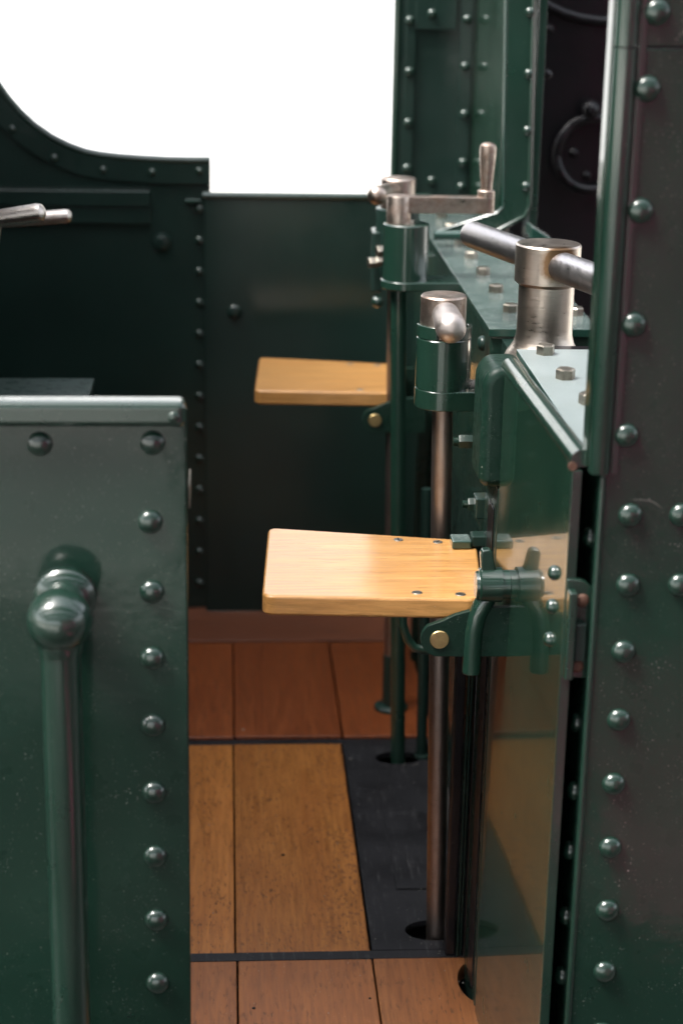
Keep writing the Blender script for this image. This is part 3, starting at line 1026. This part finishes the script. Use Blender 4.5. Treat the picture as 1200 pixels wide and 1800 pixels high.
# ================================================================== FAR TENDER PILLAR
ft = thing('far_tender_pillar', 'tall riveted green tender pillar behind the crank handle', 'pillar', (.55, YF, 1.1))
xa, xc_ = at(697, 150, Y=YF)[0], at(828, 150, Y=YF)[0]
MB().box(xa, xc_ + .03, YF, YF + .012, .9, 3.0).build('plate', M['green_dark'], ft, .002)
for px0, px1 in ((710, 728), (805, 827)):
    MB().box(at(px0, 150, Y=YF)[0], at(px1, 150, Y=YF)[0], YF - .010, YF - .0005, 1.0, 3.0).build('cover_strip', M['green_dark'], ft, .002)
MB().cyl((xa - .002, YF + .004, .9), (xa - .002, YF + .004, 3.0), .010, n=16).build('edge_beading', M['green'], ft)
zp = at(770, 51, Y=YF)[2]
MB().box(at(730, 20, Y=YF)[0], at(802, 20, Y=YF)[0], YF - .013, YF - .0005, zp, 2.2).build('joint_plate', M['green_dark'], ft, .002)
rv = [(at(px, py, Y=YF - .010), (0, -1, 0)) for px, py in ((720, 35), (719, 125), (717, 215), (715, 295))]
rv += [(at(px, py, Y=YF - .010), (0, -1, 0)) for px, py in ((821, 33), (817, 116), (816, 200), (813, 285), (810, 328))]
rv += [(at(759, 23, Y=YF - .013), (0, -1, 0)), (at(758, 317, Y=YF), (0, -1, 0))]
spread('rivet', rivet_mb(.0125, .0105), M['green'], ft, rv)
# side sheet that comes back towards the camera and its near edge frame
Y2 = 4.35
MB().box(xc_ + .004, xc_ + .012, Y2, YF - .0005, 1.15, 3.0).build('side_sheet', M['green_mirror'], ft, .0015)
def S2(px, py):
    q = at(px, py, Y=Y2)
    return (q.x, q.z)


fo = [S2(891, -60), S2(884, 363), S2(873, 374), S2(770, 405), S2(800, 412), S2(868, 410), S2(925, 380), S2(934, 360), S2(946, -60)]
MB().prism(fo, 'y', Y2 - .010, Y2 - .0005).build('edge_frame', M['green'], ft, .002)
MB().tube([(S2(889, -60)[0], Y2 - .008, S2(889, -60)[1]), (S2(883, 362)[0], Y2 - .008, S2(883, 362)[1]), (S2(872, 373)[0], Y2 - .008, S2(872, 373)[1]), (S2(768, 406)[0], Y2 - .008, S2(768, 406)[1])], .0035, 8).build('frame_bead', M['green_dusty'], ft)
MB().tube([(S2(938, -60)[0], Y2 - .012, S2(938, -60)[1]), (S2(929, 358)[0], Y2 - .012, S2(929, 358)[1]), (S2(920, 378)[0], Y2 - .012, S2(920, 378)[1]), (S2(866, 408)[0], Y2 - .012, S2(866, 408)[1])], .0055, 10).build('frame_bead', M['green'], ft)
MB().box(S2(947, 100)[0] - .004, S2(958, 100)[0], Y2 + .0, Y2 + .10, 1.15, 3.0).build('back_flange', M['green'], ft, .002)
spread('frame_rivet', rivet_mb(.0115, .010), M['green'], ft, [((S2(px, py)[0], Y2 - .010, S2(px, py)[1]), (0, -1, 0)) for px, py in ((930, 20), (928, 128), (926, 228), (923, 326))])
spread('frame_rivet', rivet_mb(.012, .010), M['black'], ft, [(at(962, 130, Y=Y2 + .09), (0, -1, 0))])
q0, q1 = at(763, 413, Y=4.32), at(828, 413, Y=4.32)
MB().tube([q0, q1], .011, 14).build('foot_bar', M['green_dusty'], ft)
MB().prism([(at(925, 388, Y=4.30).x, at(925, 388, Y=4.3).z), (at(962, 412, Y=4.30).x, at(962, 412, Y=4.3).z), (at(962, 430, Y=4.30).x, at(962, 430, Y=4.3).z), (at(922, 408, Y=4.30).x, at(922, 408, Y=4.3).z)], 'y', 4.22, 4.30).build('gusset', M['green_dusty'], ft, .003)

# ================================================================== BLACK BUNKER DOOR WITH RING
bd = thing('bunker_door', 'black painted bunker door with a hanging ring handle', 'door', (1.0, 5.0, 1.1))
MB().box(.70, 2.0, 5.0, 5.03, .6, 3.2).build('door_plate', M['black'], bd, .002)
pc = at(1040, 270, Y=4.965)
b = MB()
R0 = .096
b.tube([(pc.x + R0 * math.cos(2 * PI * i / 40), 4.965 + .004 * math.sin(i), pc.z + R0 * math.sin(2 * PI * i / 40)) for i in range(41)], .0135, 12, False)
b.build('ring_handle', M['black'], bd)
p = at(1038, 192, Y=4.96)
MB().ball(p, .026, 20).build('ring_eye', M['black'], bd)
MB().cyl((p.x, 4.95, p.z), (p.x, 5.0, p.z), .016).build('eye_stem', M['black'], bd)
spread('rivet', rivet_mb(.013, .012), M['black'], bd, [(at(px, py, Y=5.0), (0, -1, 0)) for px, py in ((1008, 268), (1030, 308), (965, 50))])
pa = at(1075, -60, Y=4.99)
b = MB()
b.tube([(pa.x + .24 * math.cos(R(a)), 4.992, pa.z + .14 * math.sin(R(a))) for a in range(180, 361, 12)], .013, 12)
b.build('arched_moulding', M['black'], bd)

# ================================================================== LEFT: LEVERS AND BOX
lv = thing('regulator_levers', 'two bright steel lever ends poking in from the left', 'lever', (-.45, 3.7, 1.3))
def lever(p0, p1, r0, r1, name):
    d = p1 - p0
    L = d.length
    q = MB()
    q.lathe(p0, d, [(0, r0), (L - r1 * .9, r1), (L - r1 * .35, r1 * .85), (L - r1 * .1, r1 * .5), (L, r1 * .1)], 24)
    return q.build(name, M['steel'], lv)


pA, pB = at(-90, 396, Y=3.66), at(79, 372, Y=3.60)
lever(pA, pB, .0150, .0185, 'near_lever')
lever(at(-90, 396, Y=3.9), at(126, 379, Y=3.86), .0125, .0150, 'far_lever')
p = at(4, 400, Y=3.64)
MB().cyl((p.x - .02, p.y, p.z - .03), (p.x - .012, p.y, p.z + .02), .013).build('lever_pin', M['steel_worn'], lv)
MB().cyl(at(-40, 392, Y=3.7), at(-60, 392, Y=3.9) - Vector((0, 0, .0)), .012).build('lever_spindle', M['steel'], lv)
MB().box(-.68, -.60, 3.62, 3.95, .9, 1.30).build('lever_quadrant', M['green_dark'], lv, .004)

sb = thing('seat_box', 'dark green box top just showing above the near cab panel', 'box', (-.6, 3.7, 0))
MB().prism([(-1.2, 3.50), (-.294, 3.50), (-.290, 3.97), (-1.2, 3.97)], 'z', .06, .885).build('box_body', M['green_dark'], sb, .003)
MB().box(-1.2, -.289, 3.49, 3.985, .8855, .900).build('box_lid', M['green_soft'], sb, .003)

# ================================================================== CAB ROOF AND FRONT (out of frame; they shade the footplate)
cb = thing('engine_cab', 'green engine cab front and roof sheltering the left of the footplate', 'cab', (-1, 3.6, 0))
MB().box(-1.75, -1.6, 2.25, 4.95, -.5, 2.55).build('cab_front', M['green_dark'], cb)
MB().prism([(2.15, 2.42)] + [(3.6 + 1.45 * math.sin(R(a)), 2.42 + .28 * (math.cos(R(a)) - 0) * 1.0) for a in range(-88, 89, 11)] + [(5.05, 2.42)], 'x', -1.9, -.85).build('roof', M['green_dark'], cb)
